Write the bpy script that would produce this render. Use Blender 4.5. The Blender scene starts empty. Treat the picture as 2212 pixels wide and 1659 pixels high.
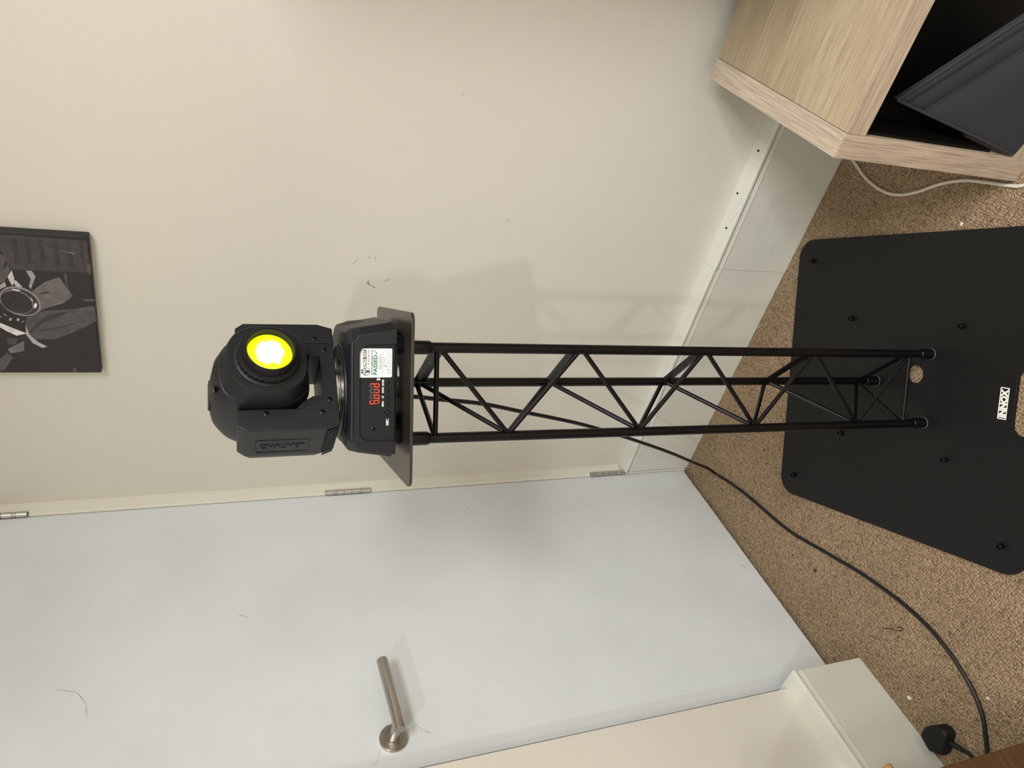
import bpy, bmesh, math, random
from mathutils import Vector, Matrix
random.seed(7)
S = bpy.context.scene
COL = S.collection
PI = math.pi

# ------------------------------------------------------------------ camera
cam_d = bpy.data.cameras.new('camera')
cam_d.sensor_fit = 'HORIZONTAL'; cam_d.sensor_width = 36.0
cam_d.lens = 25.457; cam_d.clip_start = 0.02
cam = bpy.data.objects.new('camera', cam_d); COL.objects.link(cam)
RGT = Vector((0.6230, -0.7821, -0.0162)); DWN = Vector((-0.2987, -0.2188, -0.9289)); FWD = Vector((0.7229, 0.5835, -0.3699))
# the photograph lies on its side: picture right is down in the room, picture top is right in the room
M = Matrix((DWN, RGT, -FWD)).transposed().to_4x4()
M.translation = Vector((-1.3074, -1.1247, 1.3010))
cam.matrix_world = M
S.camera = cam

# ------------------------------------------------------------------ world, lights, exposure
w = bpy.data.worlds.new('world'); S.world = w; w.use_nodes = True
w.node_tree.nodes['Background'].inputs[0].default_value = (0.9, 0.95, 1, 1)
w.node_tree.nodes['Background'].inputs[1].default_value = 0.0
S.view_settings.view_transform = 'Standard'; S.view_settings.look = 'None'
S.view_settings.exposure = 0.15; S.view_settings.gamma = 1.0; S.view_settings.use_curve_mapping = False
CEIL = 2.42
LAMPS = [((-2.20, -1.20), 14.0, 0.05), ((-2.60, -2.60), 24.0, 0.16)]      # round ceiling spots, the second added for fill: place, watts, radius
FILL_PANELS = [((-1.48, -2.25), 60.0, 0.75, 0.75)]                             # flat panel added as soft fill light: place, watts, size
for (lx, ly), pw, rad in LAMPS:
    ld = bpy.data.lights.new('ceiling_or_fill_lamp_light', 'AREA'); ld.shape = 'DISK'; ld.size = rad * 2
    ld.energy = pw; ld.color = (0.985, 0.99, 1.0)
    lo = bpy.data.objects.new('ceiling_or_fill_lamp_light', ld); COL.objects.link(lo); lo.location = (lx, ly, CEIL - 0.045)
for (lx, ly), pw, sx, sy in FILL_PANELS:
    ld = bpy.data.lights.new('fill_panel_light', 'AREA'); ld.shape = 'RECTANGLE'; ld.size = sx; ld.size_y = sy
    ld.energy = pw; ld.color = (0.98, 0.99, 1.0)
    lo = bpy.data.objects.new('fill_panel_light', ld); COL.objects.link(lo); lo.location = (lx, ly, CEIL - 0.03)

# ------------------------------------------------------------------ materials
def lin(c):
    return tuple(((x / 255) / 12.92 if x <= 10 else ((x / 255 + 0.055) / 1.055) ** 2.4) for x in c)
def mat(name, rgb, rough=0.5, metal=0.0, spec=0.5, bump=None, var=None, emit=None, estr=0.0, coat=0.0):
    m = bpy.data.materials.new(name); m.use_nodes = True; nt = m.node_tree; N = nt.nodes; L = nt.links
    b = N['Principled BSDF']; c = lin(rgb) + (1,)
    b.inputs['Base Color'].default_value = c; b.inputs['Roughness'].default_value = rough; b.inputs['Metallic'].default_value = metal
    b.inputs['Specular IOR Level'].default_value = spec
    b.inputs['Coat Weight'].default_value = coat
    tc = N.new('ShaderNodeTexCoord')
    if var:      # (scale, amount): faint uneven tone
        n = N.new('ShaderNodeTexNoise'); n.inputs['Scale'].default_value = var[0]; n.inputs['Detail'].default_value = 6
        L.new(tc.outputs['Object'], n.inputs['Vector'])
        r = N.new('ShaderNodeValToRGB'); r.color_ramp.elements[0].position = 0.3; r.color_ramp.elements[1].position = 0.7
        r.color_ramp.elements[0].color = tuple(x * (1 - var[1]) for x in c[:3]) + (1,); r.color_ramp.elements[1].color = tuple(min(1, x * (1 + var[1])) for x in c[:3]) + (1,)
        L.new(n.outputs['Fac'], r.inputs['Fac']); L.new(r.outputs['Color'], b.inputs['Base Color'])
    if bump:     # (scale, strength, distance)
        n2 = N.new('ShaderNodeTexNoise'); n2.inputs['Scale'].default_value = bump[0]; n2.inputs['Detail'].default_value = 3
        L.new(tc.outputs['Object'], n2.inputs['Vector'])
        bp = N.new('ShaderNodeBump'); bp.inputs['Strength'].default_value = bump[1]; bp.inputs['Distance'].default_value = bump[2]
        L.new(n2.outputs['Fac'], bp.inputs['Height']); L.new(bp.outputs['Normal'], b.inputs['Normal'])
    if emit:
        b.inputs['Emission Color'].default_value = lin(emit) + (1,); b.inputs['Emission Strength'].default_value = estr
    return m
M_WALL = mat('cream_wall_paint', (217, 213, 202), 0.55, bump=(260, 0.25, 0.0012), var=(2.2, 0.02))
M_WALLB = mat('cream_wall_paint_side', (217, 212, 201), 0.55, bump=(260, 0.25, 0.0012), var=(2.2, 0.02))
M_CEIL = mat('white_ceiling_paint', (235, 232, 226), 0.8)
M_DOOR = mat('white_door_gloss', (218, 223, 226), 0.42, bump=(180, 0.12, 0.0008), var=(4.5, 0.045))
M_SKIRT = mat('off_white_gloss', (214, 214, 204), 0.32, bump=(35, 0.35, 0.0025), var=(9, 0.03))
M_FRAME = mat('white_frame_gloss', (228, 226, 214), 0.4, bump=(60, 0.4, 0.002))
M_BLACK = mat('black_powder_coat', (23, 23, 23), 0.42, spec=0.4, bump=(900, 0.2, 0.0003), var=(6, 0.10))
M_PLATE = mat('matt_black_plate', (10, 10, 10), 0.48, spec=0.35, bump=(700, 0.3, 0.0003), var=(5, 0.06))
M_LEG = mat('satin_black_tube', (6, 6, 7), 0.34, spec=0.3, bump=(120, 0.2, 0.0006))
M_RUB = mat('black_rubber', (19, 19, 20), 0.6, spec=0.3)
M_PLAS = mat('charcoal_plastic', (16, 20, 26), 0.46, spec=0.45, bump=(1400, 0.3, 0.0002))
M_PLAS2 = mat('dark_plastic', (18, 19, 21), 0.42, spec=0.45)
M_PANEL = mat('panel_black', (15, 18, 23), 0.55, spec=0.4, bump=(1600, 0.4, 0.0002))
M_HOLE = mat('deep_black', (5, 5, 5), 0.8, spec=0.1)
M_STEEL = mat('brushed_steel', (182, 176, 168), 0.30, metal=1.0, bump=(300, 0.15, 0.0004))
M_HINGE = mat('satin_hinge_steel', (196, 194, 188), 0.48, metal=1.0)
M_CHROME = mat('bright_bearing_steel', (190, 190, 186), 0.16, metal=1.0)
M_TOPPL = mat('dark_gunmetal_plate', (58, 55, 50), 0.28, metal=0.35, spec=0.5, var=(20, 0.08))
M_WHITE = mat('print_white', (236, 236, 230), 0.5)
M_STICK = mat('sticker_white', (236, 240, 240), 0.35)
M_INK = mat('print_black', (22, 22, 22), 0.6)
M_INKG = mat('print_grey', (110, 112, 112), 0.6)
M_GREEN = mat('print_green', (20, 112, 70), 0.6)
M_CABLE = mat('black_cable_pvc', (11, 11, 12), 0.45)
M_WCABLE = mat('white_cable_pvc', (212, 205, 190), 0.45)
M_GREY = mat('grey_fabric', (52, 52, 56), 0.85, spec=0.2, bump=(900, 0.5, 0.0006), var=(8, 0.08))
M_VOID = mat('black_plastic_and_shade', (7, 7, 7), 0.5, spec=0.15)  # box plastic, and the black that stands in for shade in the shelf
M_SEG = mat('red_segment', (255, 40, 25), 0.5, emit=(255, 60, 35), estr=1.8)
M_SEGOFF = mat('unlit_segment', (112, 96, 92), 0.5)
M_DISP = mat('display_window', (20, 9, 9), 0.2)
M_SCRAP = mat('paper_scrap', (225, 222, 212), 0.7)
M_DARKDIRT = mat('dark_speck', (58, 38, 26), 0.8)
M_SCUFF = mat('wall_scuff', (158, 151, 138), 0.7)
M_DSCUFF = mat('door_scuff', (150, 148, 146), 0.6)
M_PATCH = mat('filler_patch', (226, 226, 220), 0.6)

def wood(name, base, dark, axis, scale=1.0, planks=None, rough=0.5):
    """laminate oak: fine grain stretched along `axis` (0, 1, 2), optional broad strips across axis `planks`"""
    m = bpy.data.materials.new(name); m.use_nodes = True; nt = m.node_tree; N = nt.nodes; L = nt.links; b = N['Principled BSDF']
    tc = N.new('ShaderNodeTexCoord'); mp = N.new('ShaderNodeMapping'); sc = [420 * scale] * 3; sc[axis] = 14 * scale
    mp.inputs['Scale'].default_value = sc; L.new(tc.outputs['Object'], mp.inputs['Vector'])
    n = N.new('ShaderNodeTexNoise'); n.inputs['Scale'].default_value = 1.0; n.inputs['Detail'].default_value = 5; n.inputs['Roughness'].default_value = 0.6
    L.new(mp.outputs['Vector'], n.inputs['Vector'])
    mp2 = N.new('ShaderNodeMapping'); s2 = [26 * scale] * 3; s2[axis] = 2.2 * scale; mp2.inputs['Scale'].default_value = s2
    L.new(tc.outputs['Object'], mp2.inputs['Vector'])
    n2 = N.new('ShaderNodeTexNoise'); n2.inputs['Scale'].default_value = 1.0; n2.inputs['Detail'].default_value = 2; L.new(mp2.outputs['Vector'], n2.inputs['Vector'])
    r = N.new('ShaderNodeValToRGB'); e = r.color_ramp.elements; e[0].position = 0.30; e[1].position = 0.62
    e[0].color = lin(dark) + (1,); e[1].color = lin(base) + (1,); L.new(n.outputs['Fac'], r.inputs['Fac'])
    mx = N.new('ShaderNodeMix'); mx.data_type = 'RGBA'; mx.blend_type = 'MULTIPLY'; mx.inputs['Factor'].default_value = 0.55
    r2 = N.new('ShaderNodeValToRGB'); r2.color_ramp.elements[0].position = 0.35; r2.color_ramp.elements[1].position = 0.65
    r2.color_ramp.elements[0].color = (0.78, 0.75, 0.70, 1); r2.color_ramp.elements[1].color = (1, 1, 1, 1)
    L.new(n2.outputs['Fac'], r2.inputs['Fac']); L.new(r.outputs['Color'], mx.inputs['A']); L.new(r2.outputs['Color'], mx.inputs['B'])
    out = mx.outputs['Result']
    if planks is not None:
        sx = N.new('ShaderNodeSeparateXYZ'); L.new(tc.outputs['Object'], sx.inputs[0])
        ml = N.new('ShaderNodeMath'); ml.operation = 'MULTIPLY'; ml.inputs[1].default_value = 14.0; L.new(sx.outputs[planks], ml.inputs[0])
        fl = N.new('ShaderNodeMath'); fl.operation = 'FLOOR'; L.new(ml.outputs[0], fl.inputs[0])
        wn = N.new('ShaderNodeTexWhiteNoise'); wn.noise_dimensions = '1D'; L.new(fl.outputs[0], wn.inputs['W'])
        r3 = N.new('ShaderNodeValToRGB'); r3.color_ramp.elements[0].color = (0.74, 0.71, 0.65, 1); r3.color_ramp.elements[1].color = (1.0, 1.0, 1.0, 1)
        L.new(wn.outputs['Value'], r3.inputs['Fac'])
        m3 = N.new('ShaderNodeMix'); m3.data_type = 'RGBA'; m3.blend_type = 'MULTIPLY'; m3.inputs['Factor'].default_value = 0.8
        L.new(out, m3.inputs['A']); L.new(r3.outputs['Color'], m3.inputs['B']); out = m3.outputs['Result']
    L.new(out, b.inputs['Base Color']); b.inputs['Roughness'].default_value = rough
    bp = N.new('ShaderNodeBump'); bp.inputs['Strength'].default_value = 0.12; bp.inputs['Distance'].default_value = 0.0005
    L.new(n.outputs['Fac'], bp.inputs['Height']); L.new(bp.outputs['Normal'], b.inputs['Normal'])
    return m
W_X = wood('oak_laminate_x', (205, 188, 168), (160, 143, 126), 0)
W_Y = wood('oak_laminate_y', (196, 179, 160), (152, 136, 119), 1)
W_TOP = wood('oak_laminate_top', (197, 180, 154), (164, 146, 119), 1, 0.9, planks=0)
W_Z = wood('oak_laminate_z', (198, 181, 162), (152, 136, 120), 2)
W_BROWN = wood('brown_varnished_wood', (90, 62, 38), (66, 43, 24), 0, 0.45, rough=0.4)
W_PEG = wood('pale_peg_wood', (206, 160, 104), (150, 100, 54), 2, 0.6, rough=0.4)

def carpet():
    m = bpy.data.materials.new('brown_loop_carpet'); m.use_nodes = True; nt = m.node_tree; N = nt.nodes; L = nt.links; b = N['Principled BSDF']
    tc = N.new('ShaderNodeTexCoord')
    dn = N.new('ShaderNodeTexNoise'); dn.inputs['Scale'].default_value = 60; L.new(tc.outputs['Object'], dn.inputs['Vector'])
    ad = N.new('ShaderNodeMix'); ad.data_type = 'VECTOR'; ad.inputs['Factor'].default_value = 0.012
    L.new(tc.outputs['Object'], ad.inputs['A']); L.new(dn.outputs['Color'], ad.inputs['B'])
    v = N.new('ShaderNodeTexVoronoi'); v.inputs['Scale'].default_value = 205; v.inputs['Randomness'].default_value = 0.42; L.new(ad.outputs['Result'], v.inputs['Vector'])
    r = N.new('ShaderNodeValToRGB'); e = r.color_ramp.elements; e[0].position = 0.1; e[0].color = lin((184, 160, 131)) + (1,); e[1].position = 0.85; e[1].color = lin((92, 74, 56)) + (1,)
    L.new(v.outputs['Distance'], r.inputs['Fac'])
    big = N.new('ShaderNodeTexNoise'); big.inputs['Scale'].default_value = 4.5; big.inputs['Detail'].default_value = 5; L.new(tc.outputs['Object'], big.inputs['Vector'])
    hs = N.new('ShaderNodeValToRGB'); hs.color_ramp.elements[0].position = 0.3; hs.color_ramp.elements[1].position = 0.75
    hs.color_ramp.elements[0].color = (0.82, 0.80, 0.78, 1); hs.color_ramp.elements[1].color = (1.06, 1.05, 1.03, 1); L.new(big.outputs['Fac'], hs.inputs['Fac'])
    cv = N.new('ShaderNodeMix'); cv.data_type = 'RGBA'; cv.blend_type = 'MULTIPLY'; cv.inputs['Factor'].default_value = 1
    L.new(r.outputs['Color'], cv.inputs['A']); L.new(hs.outputs['Color'], cv.inputs['B'])
    c2 = N.new('ShaderNodeMix'); c2.data_type = 'RGBA'; c2.blend_type = 'SOFT_LIGHT'; c2.inputs['Factor'].default_value = 0.28
    L.new(cv.outputs['Result'], c2.inputs['A']); L.new(v.outputs['Color'], c2.inputs['B'])
    hv = N.new('ShaderNodeHueSaturation'); hv.inputs['Saturation'].default_value = 0.0; L.new(v.outputs['Color'], hv.inputs['Color']); L.new(hv.outputs['Color'], c2.inputs['B'])
    L.new(c2.outputs['Result'], b.inputs['Base Color'])
    b.inputs['Roughness'].default_value = 0.95; b.inputs['Specular IOR Level'].default_value = 0.1
    bp = N.new('ShaderNodeBump'); bp.invert = True; bp.inputs['Strength'].default_value = 0.9; bp.inputs['Distance'].default_value = 0.004
    L.new(v.outputs['Distance'], bp.inputs['Height']); L.new(bp.outputs['Normal'], b.inputs['Normal'])
    return m
M_CARPET = carpet()

# ------------------------------------------------------------------ mesh helpers
class MB:
    def __init__(s): s.v = []; s.f = []; s.mi = []; s.cur = 0
    def add(s, vs, fs):
        o = len(s.v); s.v += [tuple(x) for x in vs]
        for f in fs: s.f.append(tuple(i + o for i in f)); s.mi.append(s.cur)
        return s
    def box(s, x0, x1, y0, y1, z0, z1):
        return s.add([(x0, y0, z0), (x1, y0, z0), (x1, y1, z0), (x0, y1, z0), (x0, y0, z1), (x1, y0, z1), (x1, y1, z1), (x0, y1, z1)],
                     [(3, 2, 1, 0), (4, 5, 6, 7), (0, 1, 5, 4), (1, 2, 6, 5), (2, 3, 7, 6), (3, 0, 4, 7)])
    def prism(s, pts, fn, d0, d1):
        """closed polygon pts (p, q), fn(p, q, d) -> point, extruded from d0 to d1"""
        n = len(pts)
        vs = [fn(p, q, d0) for p, q in pts] + [fn(p, q, d1) for p, q in pts]
        return s.add(vs, [tuple(range(n))[::-1], tuple(range(n, 2 * n))] + [(i, (i + 1) % n, n + (i + 1) % n, n + i) for i in range(n)])
    def ringprism(s, outer, inner, fn, d0, d1):
        n = len(outer)
        vs = [fn(p, q, d0) for p, q in outer] + [fn(p, q, d1) for p, q in outer] + [fn(p, q, d0) for p, q in inner] + [fn(p, q, d1) for p, q in inner]
        fs = []
        for i in range(n):
            j = (i + 1) % n
            fs += [(i, j, n + j, n + i), (2 * n + j, 2 * n + i, 3 * n + i, 3 * n + j), (n + i, n + j, 3 * n + j, 3 * n + i), (j, i, 2 * n + i, 2 * n + j)]
        return s.add(vs, fs)
    def loft(s, rings, cap0=True, cap1=True):
        n = len(rings[0]); vs = [p for r in rings for p in r]; fs = []
        for k in range(len(rings) - 1):
            for i in range(n):
                j = (i + 1) % n; fs.append((k * n + i, k * n + j, (k + 1) * n + j, (k + 1) * n + i))
        if cap0: fs.append(tuple(range(n))[::-1])
        if cap1: fs.append(tuple(range((len(rings) - 1) * n, len(rings) * n)))
        return s.add(vs, fs)
    def rev(s, p0, ax, prof, seg=24, cap0=True, cap1=True):
        """surface of revolution from p0 along ax; prof = [(distance, radius)]"""
        ax = Vector(ax).normalized(); u = ax.orthogonal().normalized(); v = ax.cross(u); p0 = Vector(p0)
        return s.loft([[p0 + ax * d + (u * math.cos(2 * PI * i / seg) + v * math.sin(2 * PI * i / seg)) * r for i in range(seg)] for d, r in prof], cap0, cap1)
    def cyl(s, a, b, r, seg=20, r2=None):
        a = Vector(a); b = Vector(b); return s.rev(a, b - a, [(0, r), ((b - a).length, r if r2 is None else r2)], seg)
    def tube(s, pts, r, seg=10):
        pts = [Vector(p) for p in pts]; rings = []; u = None
        for i, p in enumerate(pts):
            t = (pts[min(i + 1, len(pts) - 1)] - pts[max(i - 1, 0)]).normalized()
            if u is None: u = t.orthogonal().normalized()
            u = (u - t * u.dot(t)).normalized(); v = t.cross(u)
            rr = r[i] if isinstance(r, list) else r
            rings.append([p + (u * math.cos(2 * PI * k / seg) + v * math.sin(2 * PI * k / seg)) * rr for k in range(seg)])
        return s.loft(rings)
    def build(s, name, m, parent=None, loc=(0, 0, 0), rot=(0, 0, 0), smooth=None, bevel=0, seg=2):
        me = bpy.data.meshes.new(name); me.from_pydata(s.v, [], s.f)
        for mm in (m if isinstance(m, (list, tuple)) else [m]): me.materials.append(mm)
        for p, i in zip(me.polygons, s.mi): p.material_index = i
        bm = bmesh.new(); bm.from_mesh(me); bmesh.ops.recalc_face_normals(bm, faces=bm.faces); bm.to_mesh(me); bm.free()
        if smooth is not None:
            me.polygons.foreach_set('use_smooth', [True] * len(me.polygons)); me.set_sharp_from_angle(angle=math.radians(smooth))
        me.update()
        return link(name, me, parent, loc, rot, bevel, seg)
def link(name, me, parent=None, loc=(0, 0, 0), rot=(0, 0, 0), bevel=0, seg=2):
    o = bpy.data.objects.new(name, me); COL.objects.link(o); o.parent = parent; o.location = loc; o.rotation_euler = rot
    if bevel:
        b = o.modifiers.new('bevel', 'BEVEL'); b.width = bevel; b.segments = seg; b.limit_method = 'ANGLE'; b.angle_limit = math.radians(25); b.harden_normals = False
    return o
def empty(name, loc=(0, 0, 0), rot=(0, 0, 0)):
    o = bpy.data.objects.new(name, None); o.empty_display_size = 0.05; COL.objects.link(o); o.location = loc; o.rotation_euler = rot; return o
def tag(o, label, cat, group=None, kind=None):
    o['label'] = label
    if cat: o['category'] = cat
    if group: o['group'] = group
    if kind: o['kind'] = kind
    return o
def struct(o, label=None):
    o['kind'] = 'structure'
    if label: o['label'] = label
    return o
def spline(pts, n=8):
    """Catmull-Rom through the points"""
    P = [Vector(p) for p in pts]; P = [P[0] * 2 - P[1]] + P + [P[-1] * 2 - P[-2]]; out = []
    for i in range(1, len(P) - 2):
        a, b, c, d = P[i - 1], P[i], P[i + 1], P[i + 2]
        for k in range(n):
            t = k / n; out.append(0.5 * ((2 * b) + (c - a) * t + (2 * a - 5 * b + 4 * c - d) * t * t + (3 * b - a - 3 * c + d) * t ** 3))
    out.append(P[-2]); return out
def rrect(x0, x1, y0, y1, r, n=6):
    pts = []
    for cx, cy, a in ((x1 - r, y1 - r, 0), (x0 + r, y1 - r, 90), (x0 + r, y0 + r, 180), (x1 - r, y0 + r, 270)):
        for k in range(n + 1):
            t = math.radians(a + 90 * k / n); pts.append((cx + r * math.cos(t), cy + r * math.sin(t)))
    return pts
XY = lambda p, q, d: (p, q, d)
XZ = lambda p, q, d: (p, d, q)
YZ = lambda p, q, d: (d, p, q)
def text(name, body, size, m, parent, origin, xdir, ydir, width=None, align='LEFT', depth=0.0003, bold=0.0, label=None):
    """letters as a mesh: baseline start at origin, running along xdir, letter tops along ydir"""
    cu = bpy.data.curves.new(name, 'FONT'); cu.body = body; cu.size = size; cu.extrude = depth; cu.align_x = align; cu.offset = bold; cu.resolution_u = 3
    t = bpy.data.objects.new(name, cu); COL.objects.link(t); bpy.context.view_layer.update()
    me = bpy.data.meshes.new_from_object(t.evaluated_get(bpy.context.evaluated_depsgraph_get()))
    bpy.data.objects.remove(t); bpy.data.curves.remove(cu)
    me.name = name; me.materials.clear(); me.materials.append(m)
    xs = [v.co.x for v in me.vertices]; k = 1.0
    if width: k = width / (max(xs) - min(xs))
    x = Vector(xdir).normalized(); y = Vector(ydir).normalized(); z = x.cross(y); o = Vector(origin); mn = min(xs) if align == 'LEFT' else 0
    for v in me.vertices: v.co = o + x * ((v.co.x - mn) * k) + y * v.co.y + z * v.co.z
    me.update(); ob = link(name, me, parent)
    if label: ob['label'] = label
    return ob

# ------------------------------------------------------------------ the room
BE = 0.0584                                       # the door wall stands slightly out of square
cB, sB = math.cos(BE), math.sin(BE)
Bw = lambda x, y, z=0: (x * cB - y * sB, x * sB + y * cB, z)
ROTB = (0, 0, BE)
YB, YD, YF = 0.2032, 0.2509, 0.1582               # door-wall face, door face, skirting front (in the door wall's own axes)
struct(MB().box(-3.4, 0.35, -3.6, 0.75, -0.06, 0.0).build('floor', M_CARPET), 'brown looped carpet with flecks of dirt')
struct(MB().box(-3.4, 0.2, -3.6, 0.75, CEIL, CEIL + 0.08).build('ceiling', M_CEIL))
wr = struct(MB().box(0.0, 0.12, -3.6, 0.262, 0.0, CEIL).build('wall_right', M_WALL), 'cream painted wall behind the lighting stand')
wd = struct(MB().box(-2.45, -0.7592, YB, YB + 0.20, 0.0, CEIL).build('wall_door', M_WALLB, rot=ROTB), 'cream painted wall beside the door handle')
struct(MB().box(-0.7592, 0.10, YB, YB + 0.20, 2.04, CEIL).build('wall_over_door', M_WALLB, rot=ROTB))
struct(MB().box(-3.5, -3.4, -3.6, 0.75, 0, CEIL).build('wall_left', M_WALL))
struct(MB().box(-3.4, 0.12, -3.7, -3.6, 0, CEIL).build('wall_back', M_WALL))
struct(MB().box(-3.4, -2.40, 0.05, 0.15, 0, CEIL).build('wall_far_left', M_WALLB))
# black sheets behind the door leaf, painted in as shade in the gap
struct(MB().box(-0.80, 0.14, YD + 0.12, YD + 0.16, 0, 2.1).box(-0.80, -0.7592, YD - 0.0, YD + 0.12, 0, 2.1).build('gap_shade_backing', M_HOLE, rot=ROTB))
# frame strip between the wall and the hinged edge
fr = struct(MB().box(-0.0195, 0.06, YD - 0.004, YD + 0.09, 0.0, 2.04).build('trim_1', M_FRAME, rot=ROTB, bevel=0.0025), 'white painted door frame strip with hinges')
struct(MB().box(-0.80, 0.06, YD - 0.004, YD + 0.09, 2.012, 2.06).build('trim_2', M_FRAME, rot=ROTB))
# soft paint bead where the wall runs into the frame
bead = MB().tube([Bw(0.0145, YD - 0.004, 0.22)] + [Bw(0.0145 + 0.0012 * math.sin(9 * k), YD - 0.004, 0.22 + 0.1 * k) for k in range(1, 20)], 0.004, 8).build('trim_3', M_WALL, smooth=60); struct(bead)

def skirting(name, a, b, y_wall, thick, h, rot, boards, label, endmitre=False):
    """boxed skirting: lower board(s), a rounded cap with a groove under it; runs along x in its own axes, front towards -y"""
    root = empty(name, rot=rot); struct(root, label)
    yf = y_wall - thick
    for x0, x1, off, hh in boards:
        MB().box(x0, x1, yf + 0.0035 + off, y_wall + 0.02, 0.0, h - 0.016).build('board', M_SKIRT, root, bevel=0.0015)
        n = 7
        nose = [(y_wall + 0.02, h - 0.012), (yf + 0.004, h - 0.012)] + [(yf + off + 0.005 - 0.005 * math.sin(PI * k / n), h - 0.006 - 0.006 * math.cos(PI * k / n)) for k in range(n + 1)] + [(y_wall + 0.02, h + 0.002)]
        MB().prism(nose, lambda p, q, d: (d, p, q), x0, x1).build('cap', M_SKIRT, root, smooth=40)
        MB().box(x0, x1, yf + 0.0065, y_wall, h - 0.0165, h - 0.0115).build('groove', M_SKIRT, root)
        MB().box(x0, x1, yf + 0.0018 + off, y_wall, h - 0.0255, h - 0.0215).build('bead', M_SKIRT, root, bevel=0.0012)
    return root
# right wall: its own x axis runs along -Y of the room
SKA = skirting('baseboard_right', 0, 0, 0.0, 0.0393, 0.2171, (0, 0, -PI / 2), [(-0.2405, 0.4384, 0.0, 0), (0.4389, 3.6, -0.0012, 0)], 'off-white boxed skirting along the cream wall')
SKB = skirting('baseboard_door', 0, 0, YB, YB - YF, 0.1917, ROTB, [(-2.45, -0.7463, 0.0, 0)], 'off-white boxed skirting beside the door')
for yy, xx, zz in ((0.7219, -0.02, 0.2195), (0.5399, -0.024, 0.2195), (0.62, -0.012, 0.2195)):
    MB().cyl((yy, xx, zz - 0.002), (yy, xx, zz + 0.0004), 0.0022, 8).build('nail_hole', M_HOLE, SKA)

# ------------------------------------------------------------------ door with handle and hinges
door = struct(MB().box(-0.7340, -0.0222, YD, YD + 0.040, 0.009, 2.005).build('door_1', M_DOOR, rot=ROTB, bevel=0.0015), 'plain white painted flush door')
hz = [(1.7007, 1.815), (0.9576, 1.071), (0.2130, 0.3264)]
for z0, z1 in hz:
    hx, hy = -0.0188, YD - 0.0065
    pin = MB().cyl((hx, hy, z0), (hx, hy, z1), 0.0052, 16).box(hx - 0.001, hx + 0.004, hy, YD + 0.01, z0 + 0.004, z1 - 0.004).build('hinge', M_HINGE, door, smooth=40)
    cuts = [0, .19, .22, .245, .42, .58, .755, .78, .81, 1.0]
    cuts = [(0, .185), (.2, .235), (.245, .415), (.425, .575), (.585, .755), (.765, .80), (.815, 1.0)]
    for c0, c1 in cuts:
        a, b = z0 + (z1 - z0) * c0, z0 + (z1 - z0) * c1
        MB().rev((hx, hy, a), (0, 0, 1), [(0, 0.0058), (0.0008, 0.0066), (b - a - 0.0008, 0.0066), (b - a, 0.0058)], 16).build('knuckle', M_HINGE, pin, smooth=40)
rc = Vector((-0.6735, YD, 1.0220))
rose = MB().rev(rc, (0, -1, 0), [(0, 0.0262), (0.0065, 0.0262), (0.008, 0.0248), (0.0081, 0.0165), (0.0075, 0.0160), (0.0081, 0.0155), (0.0083, 0.0)], 40).build('handle_rose', M_STEEL, door, smooth=35)
MB().rev(rc, (0, -1, 0), [(0, 0.0272), (0.0022, 0.0270), (0.0023, 0.0258)], 40).build('rose_paint_edge', M_FRAME, rose, smooth=35)
el = Vector((-0.6735, YD - 0.050, 1.0175))
ld_ = Vector((0.9985, 0.0, 0.05)).normalized()
lv = MB().rev(el - ld_ * 0.0115, ld_, [(0, 0.0102), (0.0006, 0.0108), (0.146, 0.0108), (0.1475, 0.0098), (0.148, 0.0)], 28).build('handle_lever', M_STEEL, door, smooth=40)
MB().cyl(rc + Vector((0, -0.006, 0)), el, 0.0104, 24).rev(rc + Vector((0, -0.0082, 0)), (0, -1, 0), [(0, 0.0112), (0.002, 0.0104)], 24).build('neck', M_STEEL, lv, smooth=40)

# ------------------------------------------------------------------ scuffs and specks belonging to the walls
def mark(parent, pts, wdt, m, plane):
    """thin irregular streak on a wall; pts are (along, height)"""
    for i in range(len(pts) - 1):
        a, b = Vector(pts[i]), Vector(pts[i + 1]); d = (b - a).normalized(); n = Vector((-d.y, d.x)); k = wdt * random.uniform(0.6, 1.3)
        q = [a - n * k * 0.3, a.lerp(b, 0.5) - n * k, b - n * k * 0.2, b + n * k * 0.2, a.lerp(b, 0.45) + n * k, a + n * k * 0.3]
        MB().prism([(p.x, p.y) for p in q], plane, 0.0, -0.00025).build('scuff_mark', m, parent)
for pts, k in (([(-0.388, 1.055), (-0.398, 1.046), (-0.410, 1.045)], .0007), ([(-0.4068, 1.024), (-0.404, 1.021)], .0016), ([(-0.409, 1.012), (-0.401, 1.0095)], .0014),
               ([(-0.352, 1.0195), (-0.343, 1.018)], .0015), ([(-0.346, 1.022), (-0.340, 1.012), (-0.333, 1.0)], .0018), ([(-0.352, 0.985), (-0.357, 0.972)], .0008),
               ([(-0.300, 1.0165), (-0.2995, 1.012)], .0013), ([(-0.504, 0.748), (-0.512, 0.742)], .0007), ([(-0.746, 0.8885), (-0.752, 0.886)], .0006)):
    mark(wr, pts, k, M_SCUFF, YZ)
mark(wr, [(0.197, 0.777), (0.2085, 0.786)], .0042, M_PATCH, YZ)
PD = lambda p, q, d: (p, YD + d, q)
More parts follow.
